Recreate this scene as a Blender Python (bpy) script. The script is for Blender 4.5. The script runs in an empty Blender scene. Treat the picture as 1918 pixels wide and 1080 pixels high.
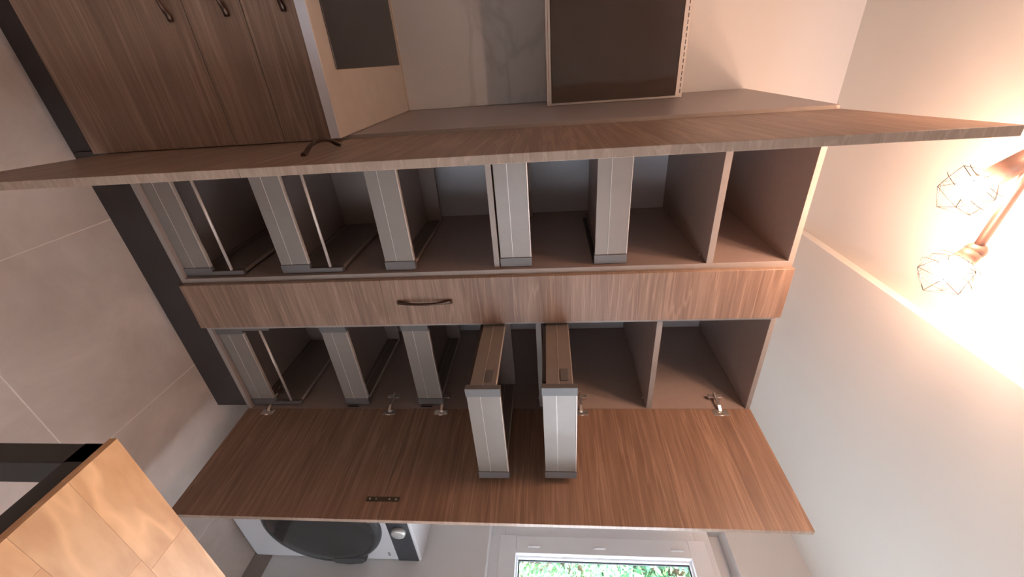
import bpy, bmesh, math, random
from mathutils import Vector, Matrix, noise
R3 = random.Random(7)
PI = math.pi
sc = bpy.context.scene
C = sc.collection

# ------------------------------------------------------------------ camera
# the photograph was taken with a phone held upright and is shown lying on its side
cam_d = bpy.data.cameras.new('camera'); cam = bpy.data.objects.new('camera', cam_d); C.objects.link(cam)
yaw, pitch, roll, fpx = 0.5184277, -0.0910960, -0.0251487, 768.82
f = Vector((math.sin(yaw)*math.cos(pitch), math.cos(yaw)*math.cos(pitch), math.sin(pitch)))
r = Vector((math.cos(yaw), -math.sin(yaw), 0)); u = r.cross(f)
cr, sr = math.cos(roll), math.sin(roll)
r, u = cr*r + sr*u, -sr*r + cr*u
M = Matrix((( u.x, -r.x, -f.x, -0.17162), (u.y, -r.y, -f.y, -1.28439), (u.z, -r.z, -f.z, 1.55068), (0, 0, 0, 1)))
cam.matrix_world = M
cam_d.sensor_fit = 'HORIZONTAL'; cam_d.sensor_width = 36.0; cam_d.lens = fpx/1918*36
cam_d.shift_x = -3.17/1918; cam_d.shift_y = 4.74/1918
cam_d.clip_start = 0.02
sc.camera = cam

# ------------------------------------------------------------------ world, light, exposure
w = bpy.data.worlds.new('sky'); sc.world = w; w.use_nodes = True
wn = w.node_tree.nodes; bg = wn['Background']
bg.inputs[0].default_value = (0.80, 0.90, 1.0, 1); bg.inputs[1].default_value = 9.5
sc.view_settings.view_transform = 'Standard'; sc.view_settings.look = 'None'
sc.view_settings.gamma = 1.0; sc.view_settings.use_curve_mapping = False
sc.view_settings.exposure = 0.30
BULB = 235.0
BULB_COL = (1.0, 0.62, 0.43)

# ------------------------------------------------------------------ dimensions (metres)
W1, W2, W3 = 0.4913, 0.1960, 0.4568
W12 = W1+W2; W = W1+W2+W3
D = 0.6324                    # back wall
Z0, ZS, Z1 = 0.1515, 0.9336, 2.3515
T = 0.018
CH, CT = 0.9532, 0.0307       # worktop height and thickness
CEIL, SOF, SOFX = 2.73, 2.695, 0.614
XW = 1.962                    # wall with the window
XL, YB = -2.3, -3.3           # left wall, wall behind the camera

# ------------------------------------------------------------------ materials
def mat(name, col, rough=0.5, metal=0.0, spec=0.5, emis=None, estr=0.0, bump=None, var=None, coat=0.0):
    m = bpy.data.materials.new(name); m.use_nodes = True
    nt = m.node_tree; b = nt.nodes['Principled BSDF']
    b.inputs['Base Color'].default_value = (*col, 1); b.inputs['Roughness'].default_value = rough
    b.inputs['Metallic'].default_value = metal; b.inputs['Specular IOR Level'].default_value = spec
    b.inputs['Coat Weight'].default_value = coat
    if emis: b.inputs['Emission Color'].default_value = (*emis, 1); b.inputs['Emission Strength'].default_value = estr
    tc = nt.nodes.new('ShaderNodeTexCoord')
    if var:                                   # soft procedural mottling
        n = nt.nodes.new('ShaderNodeTexNoise'); n.inputs['Scale'].default_value = var[0]; n.inputs['Detail'].default_value = 4
        nt.links.new(tc.outputs['Object'], n.inputs['Vector'])
        rp = nt.nodes.new('ShaderNodeValToRGB')
        a = 1-var[1]; c = 1+var[1]
        rp.color_ramp.elements[0].position = 0.3; rp.color_ramp.elements[1].position = 0.7
        rp.color_ramp.elements[0].color = tuple(x*a for x in col)+(1,)
        rp.color_ramp.elements[1].color = tuple(min(1, x*c) for x in col)+(1,)
        nt.links.new(n.outputs['Fac'], rp.inputs['Fac']); nt.links.new(rp.outputs['Color'], b.inputs['Base Color'])
    if bump:
        n = nt.nodes.new('ShaderNodeTexNoise'); n.inputs['Scale'].default_value = bump[0]; n.inputs['Detail'].default_value = 3
        nt.links.new(tc.outputs['Object'], n.inputs['Vector'])
        bp = nt.nodes.new('ShaderNodeBump'); bp.inputs['Strength'].default_value = bump[1]; bp.inputs['Distance'].default_value = 0.001
        nt.links.new(n.outputs['Fac'], bp.inputs['Height']); nt.links.new(bp.outputs['Normal'], b.inputs['Normal'])
    return m

def wood_mat(name, dark, mid, light, rough=0.45, sx=1.0):
    """laminate with a horizontal grain: fine streaks plus broad bands running along local X"""
    m = bpy.data.materials.new(name); m.use_nodes = True
    nt = m.node_tree; N = nt.nodes; L = nt.links; b = N['Principled BSDF']
    b.inputs['Roughness'].default_value = rough
    tc = N.new('ShaderNodeTexCoord'); oi = N.new('ShaderNodeObjectInfo')
    add = N.new('ShaderNodeVectorMath'); add.operation = 'ADD'
    sc_ = N.new('ShaderNodeVectorMath'); sc_.operation = 'SCALE'; sc_.inputs[0].default_value = (3.1, 0, 7.7)
    L.new(oi.outputs['Random'], sc_.inputs['Scale'])
    L.new(tc.outputs['Object'], add.inputs[0]); L.new(sc_.outputs[0], add.inputs[1])
    def nz(scl, scale, det, dist=0.0):
        mp = N.new('ShaderNodeMapping'); mp.inputs['Scale'].default_value = scl
        L.new(add.outputs[0], mp.inputs['Vector'])
        n = N.new('ShaderNodeTexNoise'); n.inputs['Scale'].default_value = scale; n.inputs['Detail'].default_value = det
        n.inputs['Distortion'].default_value = dist
        L.new(mp.outputs[0], n.inputs['Vector']); return n
    a = nz((1.3*sx, 4, 26), 2.2, 5, 0.6); c = nz((5*sx, 30, 260), 1.6, 3); d = nz((.5*sx, 1, 7), 1.3, 2)
    mx = N.new('ShaderNodeMath'); mx.operation = 'MULTIPLY_ADD'; mx.inputs[1].default_value = 0.30
    L.new(c.outputs['Fac'], mx.inputs[0])
    m2 = N.new('ShaderNodeMath'); m2.operation = 'MULTIPLY_ADD'; m2.inputs[1].default_value = 0.46
    L.new(a.outputs['Fac'], m2.inputs[0]); 
    m3 = N.new('ShaderNodeMath'); m3.operation = 'MULTIPLY'; m3.inputs[1].default_value = 0.28
    L.new(d.outputs['Fac'], m3.inputs[0]); L.new(m3.outputs[0], m2.inputs[2]); L.new(m2.outputs[0], mx.inputs[2])
    rp = N.new('ShaderNodeValToRGB'); e = rp.color_ramp.elements
    e[0].position = 0.40; e[0].color = (*dark, 1); e[1].position = 0.66; e[1].color = (*light, 1)
    x = e.new(0.52); x.color = (*mid, 1)
    L.new(mx.outputs[0], rp.inputs['Fac'])
    # sparse pale veins along the grain
    v = nz((.45*sx, 3, 13), 2.0, 3, 0.25)
    vr = N.new('ShaderNodeValToRGB'); q = vr.color_ramp.elements
    q[0].position = .475; q[0].color = (0, 0, 0, 1); q[1].position = .525; q[1].color = (0, 0, 0, 1)
    y_ = q.new(.5); y_.color = (.55, .55, .55, 1)
    L.new(v.outputs['Fac'], vr.inputs['Fac'])
    mxc = N.new('ShaderNodeMix'); mxc.data_type = 'RGBA'
    L.new(vr.outputs['Color'], mxc.inputs['Factor']); L.new(rp.outputs['Color'], mxc.inputs['A']); mxc.inputs['B'].default_value = (*[min(1, k*1.25) for k in light], 1)
    L.new(mxc.outputs['Result'], b.inputs['Base Color'])
    bp = N.new('ShaderNodeBump'); bp.inputs['Strength'].default_value = 0.12; bp.inputs['Distance'].default_value = 0.0006
    L.new(c.outputs['Fac'], bp.inputs['Height']); L.new(bp.outputs['Normal'], b.inputs['Normal'])
    return m

def stave_mat():
    m = wood_mat('beech_stave', (0.52, 0.26, 0.115), (0.60, 0.32, 0.15), (0.70, 0.40, 0.20), 0.38, 1.6)
    nt = m.node_tree; N = nt.nodes; L = nt.links; b = N['Principled BSDF']
    src = b.inputs['Base Color'].links[0].from_socket
    oi = N.new('ShaderNodeObjectInfo'); hs = N.new('ShaderNodeHueSaturation')
    mr = N.new('ShaderNodeMapRange'); mr.inputs['To Min'].default_value = 0.84; mr.inputs['To Max'].default_value = 1.14
    L.new(oi.outputs['Random'], mr.inputs['Value']); L.new(mr.outputs[0], hs.inputs['Value'])
    L.new(src, hs.inputs['Color']); L.new(hs.outputs[0], b.inputs['Base Color'])
    return m

def tile_mat(name, c1, c2, rough, rnd=0.06):
    m = bpy.data.materials.new(name); m.use_nodes = True
    nt = m.node_tree; N = nt.nodes; L = nt.links; b = N['Principled BSDF']
    tc = N.new('ShaderNodeTexCoord'); oi = N.new('ShaderNodeObjectInfo')
    n = N.new('ShaderNodeTexNoise'); n.inputs['Scale'].default_value = 2.6; n.inputs['Detail'].default_value = 7; n.inputs['Roughness'].default_value = 0.62
    n.inputs['Distortion'].default_value = 0.5
    ad = N.new('ShaderNodeVectorMath'); L.new(tc.outputs['Object'], ad.inputs[0]); L.new(oi.outputs['Location'], ad.inputs[1]); L.new(ad.outputs[0], n.inputs['Vector'])
    rp = N.new('ShaderNodeValToRGB'); e = rp.color_ramp.elements
    e[0].position = .32; e[0].color = (*c1, 1); e[1].position = .70; e[1].color = (*c2, 1)
    hs = N.new('ShaderNodeHueSaturation'); mr = N.new('ShaderNodeMapRange')
    mr.inputs['To Min'].default_value = 1-rnd; mr.inputs['To Max'].default_value = 1+rnd
    L.new(oi.outputs['Random'], mr.inputs['Value']); L.new(mr.outputs[0], hs.inputs['Value'])
    L.new(n.outputs['Fac'], rp.inputs['Fac']); L.new(rp.outputs[0], hs.inputs['Color']); L.new(hs.outputs[0], b.inputs['Base Color'])
    b.inputs['Roughness'].default_value = rough
    n2 = N.new('ShaderNodeTexNoise'); n2.inputs['Scale'].default_value = 60; L.new(tc.outputs['Object'], n2.inputs['Vector'])
    bp = N.new('ShaderNodeBump'); bp.inputs['Strength'].default_value = .15; bp.inputs['Distance'].default_value = .001
    L.new(n2.outputs['Fac'], bp.inputs['Height']); L.new(bp.outputs['Normal'], b.inputs['Normal'])
    return m

def marble_mat():
    m = bpy.data.materials.new('white_marble'); m.use_nodes = True
    nt = m.node_tree; N = nt.nodes; L = nt.links; b = N['Principled BSDF']; b.inputs['Roughness'].default_value = 0.35
    tc = N.new('ShaderNodeTexCoord')
    mp = N.new('ShaderNodeMapping'); mp.inputs['Rotation'].default_value = (0, 0.55, 0); mp.inputs['Scale'].default_value = (1.0, 1, 3.2)
    L.new(tc.outputs['Object'], mp.inputs['Vector'])
    n = N.new('ShaderNodeTexNoise'); n.inputs['Scale'].default_value = 1.5; n.inputs['Detail'].default_value = 5; n.inputs['Distortion'].default_value = .8
    L.new(mp.outputs[0], n.inputs['Vector'])
    rp = N.new('ShaderNodeValToRGB'); e = rp.color_ramp.elements
    e[0].position = .45; e[0].color = (.62, .59, .58, 1); e[1].position = .56; e[1].color = (.62, .59, .58, 1)
    x = e.new(.505); x.color = (.52, .50, .49, 1)
    L.new(n.outputs['Fac'], rp.inputs['Fac']); L.new(rp.outputs[0], b.inputs['Base Color'])
    return m

def pane_mat(name, tint=(1, 1, 1), refl=0.08):
    m = bpy.data.materials.new(name); m.use_nodes = True
    nt = m.node_tree; N = nt.nodes; L = nt.links; out = N['Material Output']; N.remove(N['Principled BSDF'])
    t = N.new('ShaderNodeBsdfTransparent'); t.inputs[0].default_value = (*tint, 1)
    g = N.new('ShaderNodeBsdfGlossy'); g.inputs['Roughness'].default_value = 0.02
    mx = N.new('ShaderNodeMixShader'); mx.inputs[0].default_value = refl
    L.new(t.outputs[0], mx.inputs[1]); L.new(g.outputs[0], mx.inputs[2]); L.new(mx.outputs[0], out.inputs['Surface'])
    return m

WOOD = wood_mat('walnut_laminate', (0.185, 0.106, 0.072), (0.240, 0.141, 0.095), (0.335, 0.208, 0.144))
EDGE = wood_mat('laminate_edge_band', (0.30, 0.20, 0.148), (0.35, 0.238, 0.178), (0.40, 0.28, 0.212))
CARC = mat('taupe_melamine', (0.330, 0.255, 0.228), 0.38, var=(40, .03))
CEDGE = mat('taupe_edge_band', (0.30, 0.245, 0.215), 0.45, var=(30, .04))
BACKP = mat('pale_back_panel', (0.60, 0.57, 0.59), 0.55, var=(20, .02))
DRAW = mat('drawer_steel', (0.235, 0.195, 0.172), 0.38, metal=0.15, var=(25, .03))
DLINE = mat('drawer_bright_lip', (0.62, 0.52, 0.46), 0.3, metal=0.3, var=(25, .03))
CAP = mat('drawer_end_plastic', (0.125, 0.112, 0.108), 0.45, var=(25, .03))
CHROME = mat('hinge_nickel', (0.82, 0.77, 0.72), 0.24, metal=0.85, var=(30, .04))
BRONZE = mat('dark_bronze', (0.075, 0.042, 0.030), 0.28, metal=0.7, var=(40, .1))
STEELD = mat('dark_runner_steel', (0.06, 0.05, 0.05), 0.35, metal=0.6, var=(40, .1))
PLATE = mat('dark_steel_plate', (0.10, 0.085, 0.06), 0.4, metal=0.6, var=(40, .1))
PLINTH = mat('brown_plinth', (0.030, 0.021, 0.019), 0.5, var=(15, .12))
WALLM = mat('white_wall_paint', (0.70, 0.68, 0.67), 0.85, bump=(180, .2), var=(3, .012))
CEILM = mat('white_ceiling_paint', (0.80, 0.78, 0.735), 0.9, bump=(160, .15), var=(3, .012))
FLOORM = tile_mat('beige_floor_tile', (0.49, 0.395, 0.345), (0.70, 0.575, 0.51), 0.36)
SKIRTM = tile_mat('skirting_tile', (0.25, 0.20, 0.175), (0.31, 0.25, 0.22), 0.42)
GROUT = mat('pale_grout', (0.80, 0.70, 0.62), 0.8, bump=(200, .4), var=(30, .05))
MARBLE = marble_mat()
WTOP = mat('cream_worktop', (0.55, 0.46, 0.39), 0.38, bump=(260, .15), var=(16, .045))
WTEDGE = mat('pale_worktop_edge', (0.62, 0.59, 0.62), 0.4, var=(16, .03))
HOB = mat('black_glass_hob', (0.030, 0.026, 0.027), 0.28, var=(8, .1))
DGLASS = mat('smoked_brown_glass', (0.060, 0.042, 0.034), 0.07, spec=0.5, var=(4, .1))
ALU = mat('pale_aluminium', (0.60, 0.55, 0.52), 0.35, metal=0.4, var=(20, .04))
PVC = mat('white_window_plastic', (0.84, 0.85, 0.88), 0.35, var=(9, .01))
GASKET = mat('dark_gasket', (0.03, 0.035, 0.045), 0.6, var=(30, .1))
PANE = pane_mat('window_glass')
WMW = mat('white_appliance_enamel', (0.66, 0.64, 0.66), 0.3, var=(10, .01))
WMD = mat('dark_door_glass', (0.030, 0.030, 0.032), 0.12, var=(5, .1))
WMR = mat('dark_grey_door_ring', (0.055, 0.057, 0.06), 0.35, var=(12, .08))
WMP = mat('charcoal_control_panel', (0.045, 0.047, 0.055), 0.3, var=(12, .08))
SILV = mat('silver_knob', (0.60, 0.59, 0.57), 0.35, metal=0.5, var=(12, .05))
BLACKM = mat('black_steel_frame', (0.028, 0.024, 0.024), 0.45, metal=0.2, var=(12, .1))
STAVE = stave_mat()
GLUE = mat('stave_joint', (0.42, 0.20, 0.09), 0.6, var=(30, .1))
LAMPM = mat('glare_tinted_lamp_metal', (0.30, 0.18, 0.145), 0.4, metal=0.3, var=(30, .05))  # brown tint paints the bulbs' glare over dark metal
WIRE = mat('thin_dark_wire', (0.05, 0.045, 0.04), 0.6, metal=0.0, var=(30, .05))
BULBM = mat('glowing_bulb', (1, .8, .6), 0.3, emis=BULB_COL, estr=BULB, var=(30, .02))
LEAF = mat('green_leaf', (0.20, 0.50, 0.22), 0.5, var=(2.5, .5))
DLEAF = mat('dark_green_leaf', (0.06, 0.20, 0.09), 0.5, var=(2.5, .5))
LEAF2 = mat('yellow_green_leaf', (0.45, 0.68, 0.30), 0.5, var=(2.5, .4))
BARK = mat('brown_bark', (0.12, 0.08, 0.05), 0.9, bump=(30, .6), var=(10, .25))
GROUND = mat('neutral_grey_ground', (0.42, 0.41, 0.40), 0.9, bump=(60, .6), var=(5, .3))  # ground outside, made grey so the light it bounces stays neutral
PIN = mat('nickel_shelf_pin', (0.65, 0.6, 0.56), 0.3, metal=0.8, var=(30, .04))

# ------------------------------------------------------------------ mesh helpers
def box(bm, x0, x1, y0, y1, z0, z1, bev=0.0, mi=0, mat4=None, seg=1):
    b2 = bmesh.new()
    vs = [b2.verts.new((x, y, z)) for x in (x0, x1) for y in (y0, y1) for z in (z0, z1)]
    for q in ((0, 1, 3, 2), (4, 6, 7, 5), (0, 4, 5, 1), (2, 3, 7, 6), (0, 2, 6, 4), (1, 5, 7, 3)):
        b2.faces.new([vs[i] for i in q])
    if bev > 0: bmesh.ops.bevel(b2, geom=list(b2.edges), offset=bev, segments=seg, affect='EDGES', profile=.5)
    merge(bm, b2, mi, mat4)
def merge(bm, b2, mi=0, mat4=None):
    if mat4 is not None: bmesh.ops.transform(b2, matrix=mat4, verts=b2.verts)
    mp = {}
    for v in b2.verts: mp[v] = bm.verts.new(v.co)
    for fc in b2.faces:
        try: nf = bm.faces.new([mp[v] for v in fc.verts])
        except ValueError: continue
        nf.material_index = mi if mi is not None else fc.material_index; nf.smooth = fc.smooth
    b2.free()
def cyl(bm, a, b, ra, rb=None, n=16, mi=0, smooth=True, caps=True):
    a = Vector(a); b = Vector(b); rb = ra if rb is None else rb
    d = (b-a).normalized(); t1 = d.orthogonal().normalized(); t2 = d.cross(t1)
    A = []; B = []
    for i in range(n):
        an = 2*PI*i/n; o = t1*math.cos(an)+t2*math.sin(an)
        A.append(bm.verts.new(a+o*ra)); B.append(bm.verts.new(b+o*rb))
    for i in range(n):
        fc = bm.faces.new((A[i], A[(i+1) % n], B[(i+1) % n], B[i])); fc.smooth = smooth; fc.material_index = mi
    if caps:
        fc = bm.faces.new(A[::-1]); fc.material_index = mi; fc = bm.faces.new(B); fc.material_index = mi
def lathe(bm, prof, n=32, mat4=None, mi=0, smooth=True):
    """profile of (radius, height) turned about Z"""
    b2 = bmesh.new(); rings = []
    for rad, h in prof:
        if rad < 1e-6: rings.append([b2.verts.new((0, 0, h))])
        else: rings.append([b2.verts.new((rad*math.cos(2*PI*i/n), rad*math.sin(2*PI*i/n), h)) for i in range(n)])
    for k in range(len(rings)-1):
        A, B = rings[k], rings[k+1]
        for i in range(n):
            j = (i+1) % n
            if len(A) == 1 and len(B) == 1: continue
            if len(A) == 1: fc = b2.faces.new((A[0], B[i], B[j]))
            elif len(B) == 1: fc = b2.faces.new((A[i], A[j], B[0]))
            else: fc = b2.faces.new((A[i], A[j], B[j], B[i]))
            fc.smooth = smooth
    merge(bm, b2, None, mat4)
def prism(bm, pts, y0, y1, mi=0, bev=0.0):
    """polygon in XZ extruded along Y"""
    b2 = bmesh.new()
    A = [b2.verts.new((x, y0, z)) for x, z in pts]; B = [b2.verts.new((x, y1, z)) for x, z in pts]
    n = len(pts); b2.faces.new(A); b2.faces.new(B[::-1])
    for i in range(n): b2.faces.new((A[i], B[i], B[(i+1) % n], A[(i+1) % n]))
    if bev: bmesh.ops.bevel(b2, geom=list(b2.edges), offset=bev, segments=1, affect='EDGES')
    merge(bm, b2, mi)
def obj(name, bm, m, parent=None, kind=None):
    bmesh.ops.recalc_face_normals(bm, faces=list(bm.faces))
    me = bpy.data.meshes.new(name); bm.to_mesh(me); bm.free()
    for x in (m if isinstance(m, (list, tuple)) else [m]): me.materials.append(x)
    o = bpy.data.objects.new(name, me); C.objects.link(o)
    if parent: o.parent = parent
    if kind: o['kind'] = kind
    return o
def bxo(name, m, parent, x0, x1, y0, y1, z0, z1, bev=0.001, kind=None):
    bm = bmesh.new(); box(bm, x0, x1, y0, y1, z0, z1, bev); return obj(name, bm, m, parent, kind)
def thing(name, label, cat, loc=(0, 0, 0), rz=0, group=None):
    o = bpy.data.objects.new(name, None); C.objects.link(o); o.location = loc; o.rotation_euler = (0, 0, rz)
    o.empty_display_size = .05; o['label'] = label; o['category'] = cat
    if group: o['group'] = group
    return o
def tag(o, label, cat, group=None):
    o['label'] = label; o['category'] = cat
    if group: o['group'] = group
    return o

# ------------------------------------------------------------------ the setting
# floor: grout bed and square tiles, each tile its own piece
bm = bmesh.new(); box(bm, XL-.1, XW+.1, YB-.1, D+.1, -0.12, -0.0007); floor = obj('floor', bm, GROUT, kind='structure')
P = 0.6615; gx, gy = 0.231, -0.500
tile_me = {}
ix = range(math.floor((XL-gx)/P), math.ceil((XW-gx)/P)); iy = range(math.floor((YB-gy)/P), math.ceil((D-gy)/P))
for i in ix:
    for j in iy:
        x0 = max(gx+i*P, XL)+.0016; x1 = min(gx+(i+1)*P, XW)-.0016; y0 = max(gy+j*P, YB)+.0016; y1 = min(gy+(j+1)*P, D)-.0016
        if x1-x0 < .02 or y1-y0 < .02: continue
        key = (round(x1-x0, 3), round(y1-y0, 3))
        if key not in tile_me:
            bm = bmesh.new(); box(bm, 0, x1-x0, 0, y1-y0, -.010, 0, .0008)
            bmesh.ops.recalc_face_normals(bm, faces=list(bm.faces))
            me = bpy.data.meshes.new('tile'); bm.to_mesh(me); bm.free(); me.materials.append(FLOORM); tile_me[key] = me
        o = bpy.data.objects.new('tile', tile_me[key]); C.objects.link(o); o.parent = floor; o.location = (x0, y0, 0)

bxo('wall_back', WALLM, None, XL-.1, XW+.25, D, D+.12, 0, CEIL+.05, 0, 'structure')
bxo('wall_left', WALLM, None, XL-.12, XL, YB, D, 0, CEIL+.05, 0, 'structure')
bxo('ceiling', CEILM, None, XL-.12, XW+.25, YB-.12, D+.12, CEIL, CEIL+.12, 0, 'structure')
bxo('trim_1', CEILM, None, SOFX, XW, YB, D, SOF, CEIL, 0.0008, 'structure')      # boxed lower strip of the ceiling
# wall with the window
OY0, OY1, OZ0, OZ1 = -2.36, 0.002, 1.197, 2.385  # out-of-view end of the opening lengthened to admit more daylight
bm = bmesh.new(); xo = XW+.25
box(bm, XW, xo, YB, D, 0, OZ0); box(bm, XW, xo, YB, D, OZ1, CEIL); box(bm, XW, xo, YB, OY0, OZ0, OZ1); box(bm, XW, xo, OY1, D, OZ0, OZ1)
obj('wall_right', bm, WALLM, kind='structure')
# wall behind the camera with an unseen opening added to let daylight in
bm = bmesh.new(); BX0, BX1, BZ1 = 0.95, 1.88, 2.10
box(bm, XL, BX0, YB-.2, YB, 0, CEIL); box(bm, BX1, XW, YB-.2, YB, 0, CEIL); box(bm, BX0, BX1, YB-.2, YB, BZ1, CEIL)
obj('wall_front', bm, WALLM, kind='structure')
# skirting tiles along the window wall
sk = bxo('baseboard_right', GROUT, None, XW-.007, XW, YB, D, 0.0, 0.094, 0, 'structure')
k = 0; y = -.222
while y > YB:
    y1 = max(y-.40, YB); bxo('tile', SKIRTM, sk, XW-.012, XW-.004, y1+.0015, y-.0015, .001, .097, .0008); y = y1
bxo('tile', SKIRTM, sk, XW-.012, XW-.004, -.2205, D, .001, .097, .0008)

# the window
XF = 2.015
win = bxo('window_1', PVC, None, XF+.055, XF+.075, OY0, OY1, 2.318, OZ1, 0, 'structure')     # closing strip above the frame
def frame(name, m, parent, x0, x1, y0, y1, z0, z1, wd, bev=.003):
    bm = bmesh.new()
    box(bm, x0, x1, y0, y1, z0, z0+wd, bev); box(bm, x0, x1, y0, y1, z1-wd, z1, bev)
    box(bm, x0, x1, y0, y0+wd, z0+wd, z1-wd, bev); box(bm, x0, x1, y1-wd, y1, z0+wd, z1-wd, bev)
    return obj(name, bm, m, parent)
frame('window_frame', PVC, win, XF, XF+.07, OY0, OY1, OZ0, 2.318, .075)
for sy1, sy0 in ((OY1-.06, -1.155), (-1.203, OY0+.06)):
    frame('sash', PVC, win, XF-.012, XF+.045, sy0, sy1, OZ0+.055, 2.318-.03, .088)
    gy1 = sy1-.088; gy0 = sy0+.088; gz0 = OZ0+.055+.088; gz1 = 2.318-.03-.088
    frame('glazing_bead', PVC, win, XF+.012, XF+.030, gy0-.004, gy1+.004, gz0-.004, gz1+.004, .014, .001)
    frame('gasket', GASKET, win, XF+.028, XF+.036, gy0-.002, gy1+.002, gz0-.002, gz1+.002, .018, .0005)
    bxo('pane', PANE, win, XF+.036, XF+.040, gy0, gy1, gz0, gz1, 0)
bxo('mullion', PVC, win, XF, XF+.07, -1.20, -1.158, OZ0+.075, 2.318-.075, .002)
for z in (1.43, 1.76, 2.14):
    bm = bmesh.new(); cyl(bm, (XF-.014, -.112, z-.03), (XF-.014, -.112, z+.03), .005, n=10); obj('hinge_cover', bm, PVC, win)
bxo('window_sill', PVC, win, XW+.001, XF+.01, OY0+.002, OY1-.002, OZ0, OZ0+.006, .001)
# unseen glazed doors added behind the camera as a daylight source
w2 = bxo('added_window_2', PVC, None, BX0, BX1, YB-.12, YB-.06, BZ1-.06, BZ1, .002, 'structure')
for x in (BX0, (BX0+BX1)/2-.04, BX1-.08): bxo('window_frame', PVC, w2, x, x+.08, YB-.12, YB-.06, 0, BZ1-.06, .002)
for x0, x1 in ((BX0+.08, (BX0+BX1)/2-.04), ((BX0+BX1)/2+.04, BX1-.08)):
    bxo('bottom_rail', PVC, w2, x0, x1, YB-.12, YB-.06, 0, .10, .002)
    bxo('pane', PANE, w2, x0, x1, YB-.095, YB-.09, .10, BZ1-.06, 0)

# ------------------------------------------------------------------ panels and fronts
def front_panel(name, parent, x0, x1, z0, z1, y0=-.020, y1=-.002):
    """laminate front: faces in wood, narrow sides in edge band"""
    bm = bmesh.new(); box(bm, x0, x1, y0, y1, z0, z1, .0008)
    bm.faces.ensure_lookup_table()
    bmesh.ops.recalc_face_normals(bm, faces=list(bm.faces))
    for fc in bm.faces:
        n = fc.normal; fc.material_index = 0 if abs(n.y) > .8 else 1
    return obj(name, bm, [WOOD, EDGE], parent)

def bow_handle(name, parent, L, mat4, m=BRONZE, rise=.026, wd=.010):
    """arched handle, flat flared feet at both ends; local X along its length, -Y out of the door"""
    bm = bmesh.new(); n = 26; rings = []
    for i in range(n+1):
        s = -1+2*i/n; a = abs(s)
        x = s*L/2
        if a > .80: out = .0035+.004*((1-a)/.2)
        else: out = .0075+(rise-.0075)*(1-(a/.80)**2)**.8
        hw = wd*(.42+.58*max(0, (a-.45)/.55)**1.1)
        if a > .93: hw *= .75+.25*((1-a)/.07)
        th = .0035 if a > .78 else .0042
        y = -out
        rings.append([bm.verts.new(mat4 @ Vector((x, y+q*th, v*hw))) for q, v in ((1, -.7), (1, .7), (.2, 1), (-1, .55), (-1, -.55), (.2, -1))])
    for i in range(n):
        for j in range(6):
            fc = bm.faces.new((rings[i][j], rings[i][(j+1) % 6], rings[i+1][(j+1) % 6], rings[i+1][j])); fc.smooth = True
    bm.faces.new(rings[0]); bm.faces.new(rings[-1][::-1])
    return obj(name, bm, m, parent)

def carcass(root, x0, x1, shelves, open_front=True):
    """side panels, top, bottom and back, each a board; front edges in edge band"""
    def board(name, a, b, c, d, e, g, m2=CEDGE):
        bm = bmesh.new(); box(bm, a, b, c, d, e, g, .0006)
        bmesh.ops.recalc_face_normals(bm, faces=list(bm.faces))
        for fc in bm.faces: fc.material_index = 1 if fc.normal.y < -.8 else 0
        return obj(name, bm, [CARC, m2], root)
    board('side_panel', x0, x0+T, 0, D-.012, Z0, Z1); board('side_panel', x1-T, x1, 0, D-.012, Z0, Z1)
    board('top_panel', x0+T, x1-T, 0, D-.012, Z1-T, Z1); board('bottom_panel', x0+T, x1-T, 0, D-.012, Z0, Z0+T)
    bxo('back_panel', BACKP, root, x0+T, x1-T, D-.040, D-.034, Z0+T, Z1-T, 0)
    for z0, z1, y0 in shelves:
        s = board('shelf', x0+T, x1-T, y0, D-.041, z0, z1)
        for xx, sg in ((x0+T, 1), (x1-T, -1)):
            for yy in (.06, .5):
                bm = bmesh.new(); cyl(bm, (xx, yy, z0-.004), (xx+sg*.008, yy, z0-.004), .003, n=8); obj('shelf_pin', bm, PIN, s)

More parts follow.
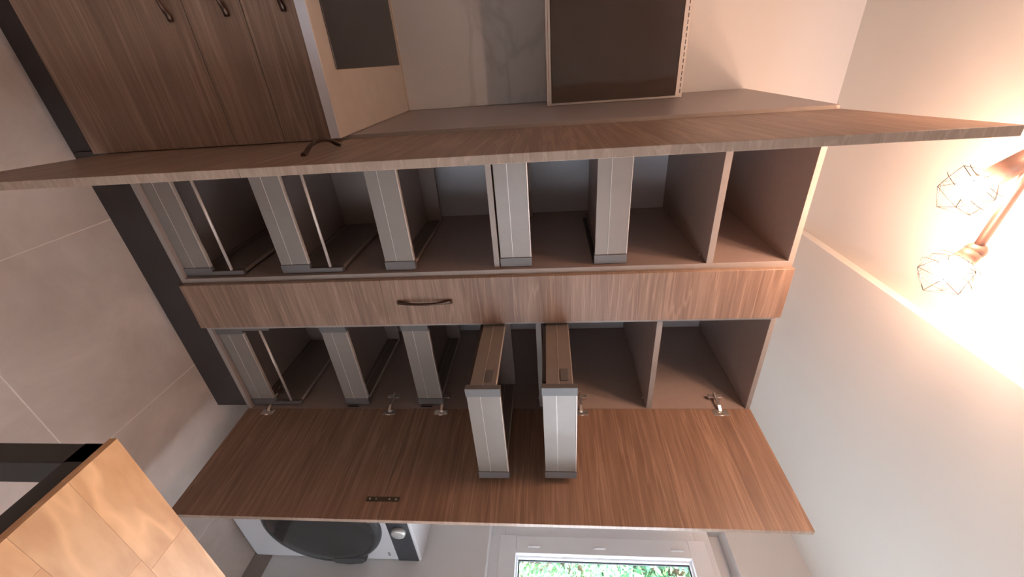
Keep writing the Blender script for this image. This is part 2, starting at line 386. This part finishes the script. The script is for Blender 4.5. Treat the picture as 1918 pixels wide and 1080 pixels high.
def drawer(root, x0, x1, yf, z, tall=False, h=.108, dep=.47, slot=False):
    """open-front metal drawer: tray (part) with its front, sides, caps and rail as sub-parts"""
    bm = bmesh.new()
    box(bm, x0+.014, x1-.014, yf+.014, yf+dep, z+.020, z+.032, 0)                 # floor of the tray
    box(bm, x0+.014, x1-.014, yf+dep, yf+dep+.012, z+.020, z+(.215 if tall else .100), 0)   # its back
    d = obj('drawer', bm, CARC, root)
    fp = bmesh.new()
    box(fp, x0+.034, x1-.034, yf, yf+.012, z, z+h-.003, .0008)
    obj('front_panel', fp, DRAW, d)
    ln = bmesh.new()
    box(ln, x0+.034, x1-.034, yf-.0012, yf+.002, z+h*.40, z+h*.40+.0012, 0)  # bright strip paints the highlight along the groove of the front
    box(ln, x0+.034, x1-.034, yf-.0008, yf+.014, z+h-.003, z+h, .0005)
    obj('front_lip_highlight', ln, DLINE, d)
    hh = .225 if tall else .095
    for s, xa in ((-1, x0), (1, x1)):
        xi = xa-s*.014
        a, b = sorted((xa-s*.002, xi))
        sb = bmesh.new(); box(sb, a, b, yf+.012, yf+dep+.012, z+.012, z+hh, .001)
        o = obj('side_panel', sb, DRAW, d)
        lp = bmesh.new()
        box(lp, a-.0006, b+.0006, yf+.012, yf+dep+.012, z+hh-.002, z+hh+.001, .0005)
        box(lp, a-.0008, b+.0008, yf+.012, yf+dep+.012, z+.052, z+.0535, 0)
        obj('side_lip', lp, DLINE, d)
        a, b = sorted((xa-s*.0005, xa-s*.034))
        cp = bmesh.new(); box(cp, a, b, yf-.0035, yf+.016, z-.002, z+h+.001, .0012)
        if tall:
            a2, b2 = sorted((xa-s*.0005, xa-s*.018)); box(cp, a2, b2, yf-.003, yf+.016, z+h, z+.232, .001)
        obj('end_cap', cp, CAP, d)
        # clip on the outside of the side, just behind the cap
        a, b = sorted((xa-s*.002, xa+s*.0012)); cl = bmesh.new(); box(cl, a, b, yf+.03, yf+.085, z+.058, z+.082, .0008); obj('side_clip', cl, CAP, d)
        # runner: fixed rail on the cabinet side
        a, b = sorted((xa-s*.001, xa+s*.004))
        rn = bmesh.new(); box(rn, a, b, max(yf, 0)+.012, max(yf, 0)+dep, z-.004, z+.014, .0006)
        if yf < 0: box(rn, *sorted((xa-s*.012, xa-s*.004)), yf+.03, .03, z+.000, z+.014, .0006)
        obj('runner', rn, STEELD, d)
    if tall:
        rl = bmesh.new(); cyl(rl, (x0+.016, yf+.006, z+.183), (x1-.016, yf+.006, z+.183), .0052, n=12)
        obj('gallery_rail', rl, DLINE, d)
    if slot:
        sl = bmesh.new(); box(sl, x1-.004, x1+.0035, -.0005+.003, .004, z+.012, z+.062, 0); obj('slot_shade', sl, STEELD, d)  # dark block stands for the shade inside a recess in the side
    return d

# ---- left tall cabinet
lc = thing('tall_cabinet', 'open tall brown cabinet nearest the worktop, with five metal drawers pushed in', 'cabinet')
carcass(lc, 0, W1, [(2.072, 2.093, 0.0), (1.352, 1.371, .018)])
xa, xb = T+.003, W1-T-.003
drawer(lc, xa, xb, .018, .170, True)
drawer(lc, xa, xb, .018, .560, True)
drawer(lc, xa, xb, .018, .957)
drawer(lc, xa, xb, .018, 1.377)
drawer(lc, xa, xb, .018, 1.703)

def door_pair(root, hinge, ang, wd, outer_neg_x, handle_u, z_lo=Z0):
    """two stacked door leaves in a frame whose local X runs from the hinge to the free edge; thickness along local +Y"""
    m = Matrix.Translation(Vector((hinge[0], hinge[1], 0))) @ Matrix.Rotation(ang, 4, 'Z')
    leaves = []
    for z0, z1 in ((z_lo, ZS-.0009), (ZS+.0009, Z1)):
        bm = bmesh.new(); box(bm, 0, wd, 0, T, z0, z1, .0008)
        bmesh.ops.recalc_face_normals(bm, faces=list(bm.faces))
        for fc in bm.faces: fc.material_index = 0 if abs(fc.normal.y) > .8 else 1
        o = obj('door', bm, [WOOD, EDGE], root); o.matrix_local = m; leaves.append(o)
    return leaves, m
# left cabinet doors: swung past square, so the outer face looks at the camera
ang = math.atan2(-.487, -.0258)
lv, _ = door_pair(lc, (.010, -.003), ang, .4900, True, 0)
# handle on the outer face of the upper leaf (outer face = local y 0, outwards -y)
R90 = Matrix.Rotation(PI/2, 4, 'Y')
bow_handle('handle', lv[1], .180, Matrix.Translation((.268, 0, 1.000)), rise=.024, wd=.009)

# ---- pull-out cabinet in the middle, closed
pc = thing('pull_out_cabinet', 'narrow closed brown wood-grain cabinet between the two open tall cabinets, two stacked fronts', 'cabinet')
carcass(pc, W1+.0004, W12-.0004, [])
l1 = front_panel('door', pc, W1+.002, W12-.002, Z0, ZS-.0009); l2 = front_panel('door', pc, W1+.002, W12-.002, ZS+.0009, Z1)
bow_handle('handle', l2, .206, Matrix.Translation((.5855, -.020, 1.087)) @ R90, rise=.019, wd=.0105)

# ---- right tall cabinet
rc = thing('tall_cabinet', 'open tall brown cabinet with two metal drawers pulled out, beside the window wall', 'cabinet')
carcass(rc, W12, W+.020, [(1.936, 1.957, 0.0), (1.488, 1.509, .010)])
xa, xb = W12+T+.003, W-.007
drawer(rc, xa, xb, .018, .172, True)
drawer(rc, xa, xb, .018, .618, slot=True)
drawer(rc, xa, xb, .018, .955, slot=True)
drawer(rc, xa, xb, -.343, 1.277)
drawer(rc, xa, xb, -.339, 1.515)
ra = -1.5127
# inner face is local y 0 turned to the cabinet: thickness must lie on the +X side, i.e. local +Y for this angle
lv, m = door_pair(rc, (W, -.003), ra, .486, False, 0)
def hinge(leaf, z):
    # drawn in the door's local frame: x away from the hinge, -y out of the inner face
    bm = bmesh.new()
    box(bm, .006, .034, -.0015, .0, z-.030, z+.030, .0006)                     # cup flange
    lathe(bm, [(0, 0), (.0165, 0), (.0175, -.003), (.0150, -.0055), (0, -.0045)], 20,
          Matrix.Translation((.021, -.0008, z)) @ Matrix.Rotation(-PI/2, 4, 'X') @ Matrix.Scale(-1, 4, (0, 0, 1)))
    for a, b in (((.016, -.004), (-.006, -.014)), ((-.006, -.014), (-.060, -.020))):
        d = Vector((b[0]-a[0], b[1]-a[1], 0)); an = math.atan2(d.y, d.x)
        box(bm, 0, d.length, -.003, .003, -.006, .006, .001, mat4=Matrix.Translation((a[0], a[1], z)) @ Matrix.Rotation(an, 4, 'Z'))
    box(bm, -.072, -.044, -.022, -.014, z-.006, z+.006, .001)
    box(bm, -.068, -.050, -.015, -.0060, z-.028, z+.028, .0008)                # mounting plate on the side panel
    cyl(bm, (-.056, -.024, z), (-.056, -.020, z), .0042, n=10); cyl(bm, (-.068, -.024, z), (-.068, -.020, z), .0035, n=10)
    obj('hinge', bm, CHROME, leaf)
for z in (.262, .828): hinge(lv[0], z)
for z in (1.062, 1.664, 2.228): hinge(lv[1], z)
# joining plate screwed across the two leaves near the free edge
bm = bmesh.new(); box(bm, .404, .422, -.0022, 0, .872, .994, .0006); jp = obj('joining_plate', bm, PLATE, lv[0])
jp['label'] = 'dark steel joining plate with four pale screws'
for z in (.885, .908, .957, .981):
    bm = bmesh.new(); cyl(bm, (.413, -.0034, z), (.413, -.002, z), .0036, n=10); obj('screw', bm, PIN, lv[0])
bow_handle('handle', lv[1], .180, Matrix.Translation((.25, T, 1.000)) @ Matrix.Rotation(PI, 4, 'Z'), rise=.024, wd=.009)

# ---- plinths
pl = bxo('plinth', PLINTH, None, 0.002, W-.010, .0077, .026, 0, Z0-.002, .0008)
tag(pl, 'dark brown plinth board under the three tall cabinets', 'plinth')
pl = bxo('plinth', PLINTH, None, -.80, 0.0, .0077, .026, 0, .1035, .0008)
tag(pl, 'dark brown plinth board under the low drawer cabinet beneath the worktop', 'plinth')

# ---- base cabinet under the worktop
bc = thing('base_cabinet', 'closed low brown wood-grain drawer cabinet under the cream worktop', 'cabinet')
bx0, bx1 = -.80, -.003
bxo('carcass', CARC, bc, bx0, bx1, 0, D-.002, .1045, CH-CT-.001, .001)
HZ = []
for z0, z1, hz in ((.1045, .5905, .545), (.5935, .7520, .708), (.7550, .9180, .868)):
    fr = front_panel('drawer', bc, bx0+.002, .0065, z0, z1)
    bow_handle('handle', fr, .17, Matrix.Translation((-.402, -.020, hz)))
# ---- worktop
bm = bmesh.new(); box(bm, -.80, -.0008, -.065, D-.001, CH-CT, CH, .0015)
bmesh.ops.recalc_face_normals(bm, faces=list(bm.faces))
for fc in bm.faces: fc.material_index = 1 if fc.normal.y < -.8 else 0
tag(obj('worktop', bm, [WTOP, WTEDGE]), 'cream worktop with a pale front edge on the low drawer cabinet', 'worktop')
# hob, set in the worktop
hb = thing('hob', 'flat dark hob set into the cream worktop', 'hob', (-.475, .30, CH))
bxo('glass_plate', HOB, hb, -.290, .300, -.287, .297, 0, .0035, .0015)
bm = bmesh.new()
for x, y, rr in ((-.14, -.14, .09), (-.14, .15, .075), (.15, -.13, .075), (.15, .14, .10)):
    lathe(bm, [(rr, .0036), (rr+.0012, .0037), (rr+.0024, .0036)], 36, Matrix.Translation((x, y, 0)))
obj('zone_rings', bm, mat('zone_ring_print', (.055, .05, .05), .4, var=(20, .1)), hb)
# splashback
sp = bxo('splashback', MARBLE, None, -.80, -.001, D-.008, D-.0005, CH+.0005, 1.553, .0008)
tag(sp, 'white marble-look splashback panel above the worktop', 'splashback')
bm = bmesh.new(); box(bm, -.80, -.001, D-.014, D-.0082, CH+.0003, CH+.006, .001)
tag(obj('sealant_strip', bm, WTOP), 'thin pale sealing strip where worktop meets splashback', 'strip')

# ---- wall cabinet with dark glass front
wc = thing('wall_cabinet', 'wall cabinet with a smoked dark glass front above the worktop', 'cabinet')
bxo('body', ALU, wc, -.80, -.0008, .440, D-.001, 1.553, 2.052, .001)
bxo('glass_door', DGLASS, wc, -.797, -.010, .4225, .438, 1.571, 2.022, .001)
for nm, z0, z1 in (('bottom_frame', 1.553, 1.5695), ('top_frame', 2.0235, 2.037)): bxo(nm, ALU, wc, -.797, -.010, .4235, .439, z0, z1, .0008)
bm = bmesh.new()
for kx in range(40):
    x = -.79+kx*.0195; box(bm, x, x+.013, .4385, .4402, 2.0405, 2.0440, 0)  # dark dashes painted for the shaded gap above the glass
obj('gap_shade_dashes', bm, GASKET, wc, 'stuff')
bxo('dark_line', GASKET, wc, -.797, -.010, .4230, .439, 1.5605, 1.5617, 0)  # thin dark line along the bottom frame

# ---- washing machine
wm = thing('washing_machine', 'white front-loading washing machine behind the open right door, by the window wall', 'washing machine', (1.655, 0, 0))
wx0, wx1, wy, wz = -.297, .300, -.226, .882
bm = bmesh.new(); box(bm, wx0, wx1, wy+.004, .36, .012, wz, .006, seg=2); obj('body', bm, WMW, wm)
bm = bmesh.new()
for x in (wx0+.05, wx1-.05):
    for y in (wy+.06, .30): cyl(bm, (x, y, 0), (x, y, .014), .02, n=12)
obj('feet', bm, GASKET, wm)
bxo('control_panel', WMP, wm, -.10, wx1-.004, wy-.001, wy+.006, .766, .868, .0015)
bxo('detergent_drawer', WMW, wm, wx0+.004, -.106, wy-.003, wy+.006, .770, .868, .002)
Mf = Matrix.Rotation(PI/2, 4, 'X')     # lathe axis Z -> -Y
bm = bmesh.new(); lathe(bm, [(0, 0), (.031, 0), (.034, .002), (.032, .018), (.026, .022), (0, .022)], 32, Matrix.Translation((.042, wy-.001, .820)) @ Mf)
obj('knob', bm, SILV, wm)
cz, cx = .455, .005
bm = bmesh.new(); lathe(bm, [(.283, 0), (.283, .012), (.277, .022), (.264, .030), (.254, .028), (.254, 0)], 72, Matrix.Translation((cx, wy+.002, cz)) @ Mf)
o = obj('door_ring', bm, WMR, wm)
bm = bmesh.new(); lathe(bm, [(0, .036), (.12, .036), (.20, .034), (.245, .030), (.256, .026)], 64, Matrix.Translation((cx, wy+.002, cz)) @ Mf)
obj('door_glass', bm, WMD, wm)
bm = bmesh.new()
prism(bm, [(cx+.235, cz+.000), (cx+.266, cz-.010), (cx+.281, cz+.010), (cx+.284, cz+.07), (cx+.276, cz+.140), (cx+.255, cz+.165), (cx+.222, cz+.160)], wy-.030, wy+.002, bev=.004)
obj('door_handle', bm, WMR, wm)
bxo('front_mark', mat('grey_mark', (.25, .25, .25), .5, var=(20, .05)), wm, .235, .262, wy+.0015, wy+.005, .722, .732, .0005)  # small grey patch on the machine front below the control panel
bm = bmesh.new(); lathe(bm, [(0, 0), (.0045, 0), (.0045, .002), (0, .002)], 12, Matrix.Translation((.02, wy+.004, .155)) @ Mf)
obj('foot_screw', bm, SILV, wm)

# ---- table: black steel frame, butcher-block top made of staves
TX0, TY1, TZ = .383, -.818, .755
TX1, TY0 = 1.60, -1.62
tb = thing('table', 'butcher-block table with an orange-toned top and black metal frame, its corner nearest the camera', 'table', (TX0, TY0, 0))
L_, Wd = TX1-TX0, TY1-TY0
top = bxo('tabletop', GLUE, tb, 0.001, L_-.001, 0.001, Wd-.001, TZ-.0155, TZ-.003, .001)
stave_me = {}
rows = 9; rw = Wd/rows
for j in range(rows):
    x = 0.0; y0 = j*rw
    first = True
    while x < L_-.001:
        ln_ = R3.choice((.18, .24, .30, .36)); 
        if first: ln_ *= (.45, .9, .65)[(j*2) % 3]; first = False
        x1 = min(x+ln_, L_)
        if L_-x1 < .06: x1 = L_
        key = round(x1-x, 4)
        bm = bmesh.new(); box(bm, 0, x1-x-.0003, .00015, rw-.00015, -.0150, R3.uniform(-.0001, .0001), .0002)
        o = obj('stave', bm, STAVE, top); o.location = (x, y0, TZ); x = x1
for x0, y0 in ((.006, Wd-.048), (L_-.076, Wd-.048), (.006, .006), (L_-.076, .006)):
    bxo('leg', BLACKM, tb, x0, x0+.058, y0, y0+.042, 0, TZ-.016, .002)
bxo('apron', BLACKM, tb, .006, .036, .006, Wd-.006, TZ-.062, TZ-.016, .001)
bxo('apron', BLACKM, tb, L_-.036, L_-.006, .006, Wd-.006, TZ-.062, TZ-.016, .001)
bxo('apron', BLACKM, tb, .036, L_-.036, Wd-.036, Wd-.008, TZ-.062, TZ-.016, .001)
bxo('apron', BLACKM, tb, .036, L_-.036, .008, .036, TZ-.062, TZ-.016, .001)

# ---- ceiling lamp: bar with caged bulbs
lp = thing('ceiling_lamp', 'ceiling spotlight bar with bright bulbs in thin wire cages', 'lamp')
E0, E1 = Vector((.333, -.254, 2.625)), Vector((-.267, -.321, 2.625))
bm = bmesh.new(); cyl(bm, E0, E1, .0105, n=16); obj('bar', bm, LAMPM, lp)
mid = (E0+E1)/2
bm = bmesh.new(); lathe(bm, [(0, CEIL-.026), (.05, CEIL-.026), (.055, CEIL-.02), (.055, CEIL)], 32, Matrix.Translation((mid.x, mid.y, 0)))
cyl(bm, (mid.x, mid.y, 2.625), (mid.x, mid.y, CEIL-.02), .008, n=12); obj('ceiling_mount', bm, LAMPM, lp)
ico = bmesh.new(); bmesh.ops.create_icosphere(ico, subdivisions=1, radius=1)
ico_e = [(e.verts[0].co.copy(), e.verts[1].co.copy()) for e in ico.edges]; ico.free()
def spot(joint, aim, cage_r=.061):
    """head: joint ball, socket, bulb and wire cage; aim = centre of the bulb"""
    joint = Vector(joint); aim = Vector(aim); d = (aim-joint).normalized()
    bm = bmesh.new(); bmesh.ops.create_uvsphere(bm, u_segments=16, v_segments=10, radius=.023, matrix=Matrix.Translation(joint))
    for fc in bm.faces: fc.smooth = True
    s1 = aim-d*.034
    cyl(bm, joint, s1, .021, .025, n=20)
    h = obj('socket', bm, LAMPM, lp)
    bm = bmesh.new(); bmesh.ops.create_uvsphere(bm, u_segments=16, v_segments=10, radius=.029, matrix=Matrix.Translation(aim))
    for fc in bm.faces: fc.smooth = True
    obj('bulb', bm, BULBM, h)
    bm = bmesh.new(); q = d.to_track_quat('Z', 'Y').to_matrix()
    c = aim+d*.008
    for a, b in ico_e: cyl(bm, c+q @ (a*cage_r), c+q @ (b*cage_r), .0008, n=4)
    for hh in (-.6, .0):
        n = 24; rr = cage_r*math.sqrt(1-hh*hh)
        ps = [c+q @ Vector((rr*math.cos(2*PI*i/n), rr*math.sin(2*PI*i/n), hh*cage_r)) for i in range(n)]
        for i in range(n): cyl(bm, ps[i], ps[(i+1) % n], .0008, n=4)
    obj('cage', bm, WIRE, h)
def along(t): return E0.lerp(E1, t)
spot(along(0.0), (.385, -.262, 2.578))
spot(along(0.42)+Vector((0, .0, 0)), (.176, -.232, 2.565))
spot(along(0.64), (-.07, -.40, 2.575))
spot(along(1.0), (-.31, -.39, 2.575))

# ---- outside
gd = bxo('ground', GROUND, None, XW+.3, 16, -9, 14, -.4, -.3, 0, 'structure')
def leafset(bm, c, rad, n, rng, size):
    for _ in range(n):
        while True:
            v = Vector((rng.uniform(-1, 1), rng.uniform(-1, 1), rng.uniform(-1, 1)))
            if .25 < v.length < 1: break
        p0 = Vector(c)+Vector((v.x*rad[0], v.y*rad[1], v.z*rad[2]))
        a = Vector((rng.uniform(-1, 1), rng.uniform(-1, 1), rng.uniform(-.6, .6))).normalized(); b = a.orthogonal().normalized()
        b = (Matrix.Rotation(rng.uniform(0, 6.28), 3, a) @ b)
        s = size*rng.uniform(.6, 1.3)
        vs = [bm.verts.new(p0+a*s*x+b*s*y) for x, y in ((-1, 0), (-.2, .42), (1, 0), (-.2, -.42))]
        fc = bm.faces.new(vs); fc.material_index = 0 if rng.random() < .7 else 1
def tree(label, x, y, h, rad, seed, n=9000, size=.04, lm=None):
    rng = random.Random(seed); t = thing('tree', label, 'tree', (x, y, -.3))
    bm = bmesh.new(); cyl(bm, (0, 0, 0), (.1, .05, h*.75), .13, .06, 10)
    for k in range(7):
        a = k*.9; z = h*(.35+.06*k); cyl(bm, (.05, .02, z), (rad*.7*math.cos(a), rad*.7*math.sin(a), z+h*.2), .045, .015, 7)
    obj('trunk', bm, BARK, t)
    bm = bmesh.new()
    for k in range(14):
        a = rng.uniform(0, 6.28); q = rng.uniform(.2, .75)*rad
        leafset(bm, (q*math.cos(a), q*math.sin(a), h*rng.uniform(.35, .95)), (rad*.5, rad*.5, h*.17), n//14, rng, size)
    obj('foliage', bm, [lm or LEAF, LEAF2], t, 'stuff')
tree('bright green leafy tree just outside the window', 5.6, 1.7, 2.9, 1.3, 3)
tree('dark green leafy tree outside the window, taller and behind the bright green one', 9.4, 3.45, 6.4, 2.0, 5, 14000, .075, DLEAF)
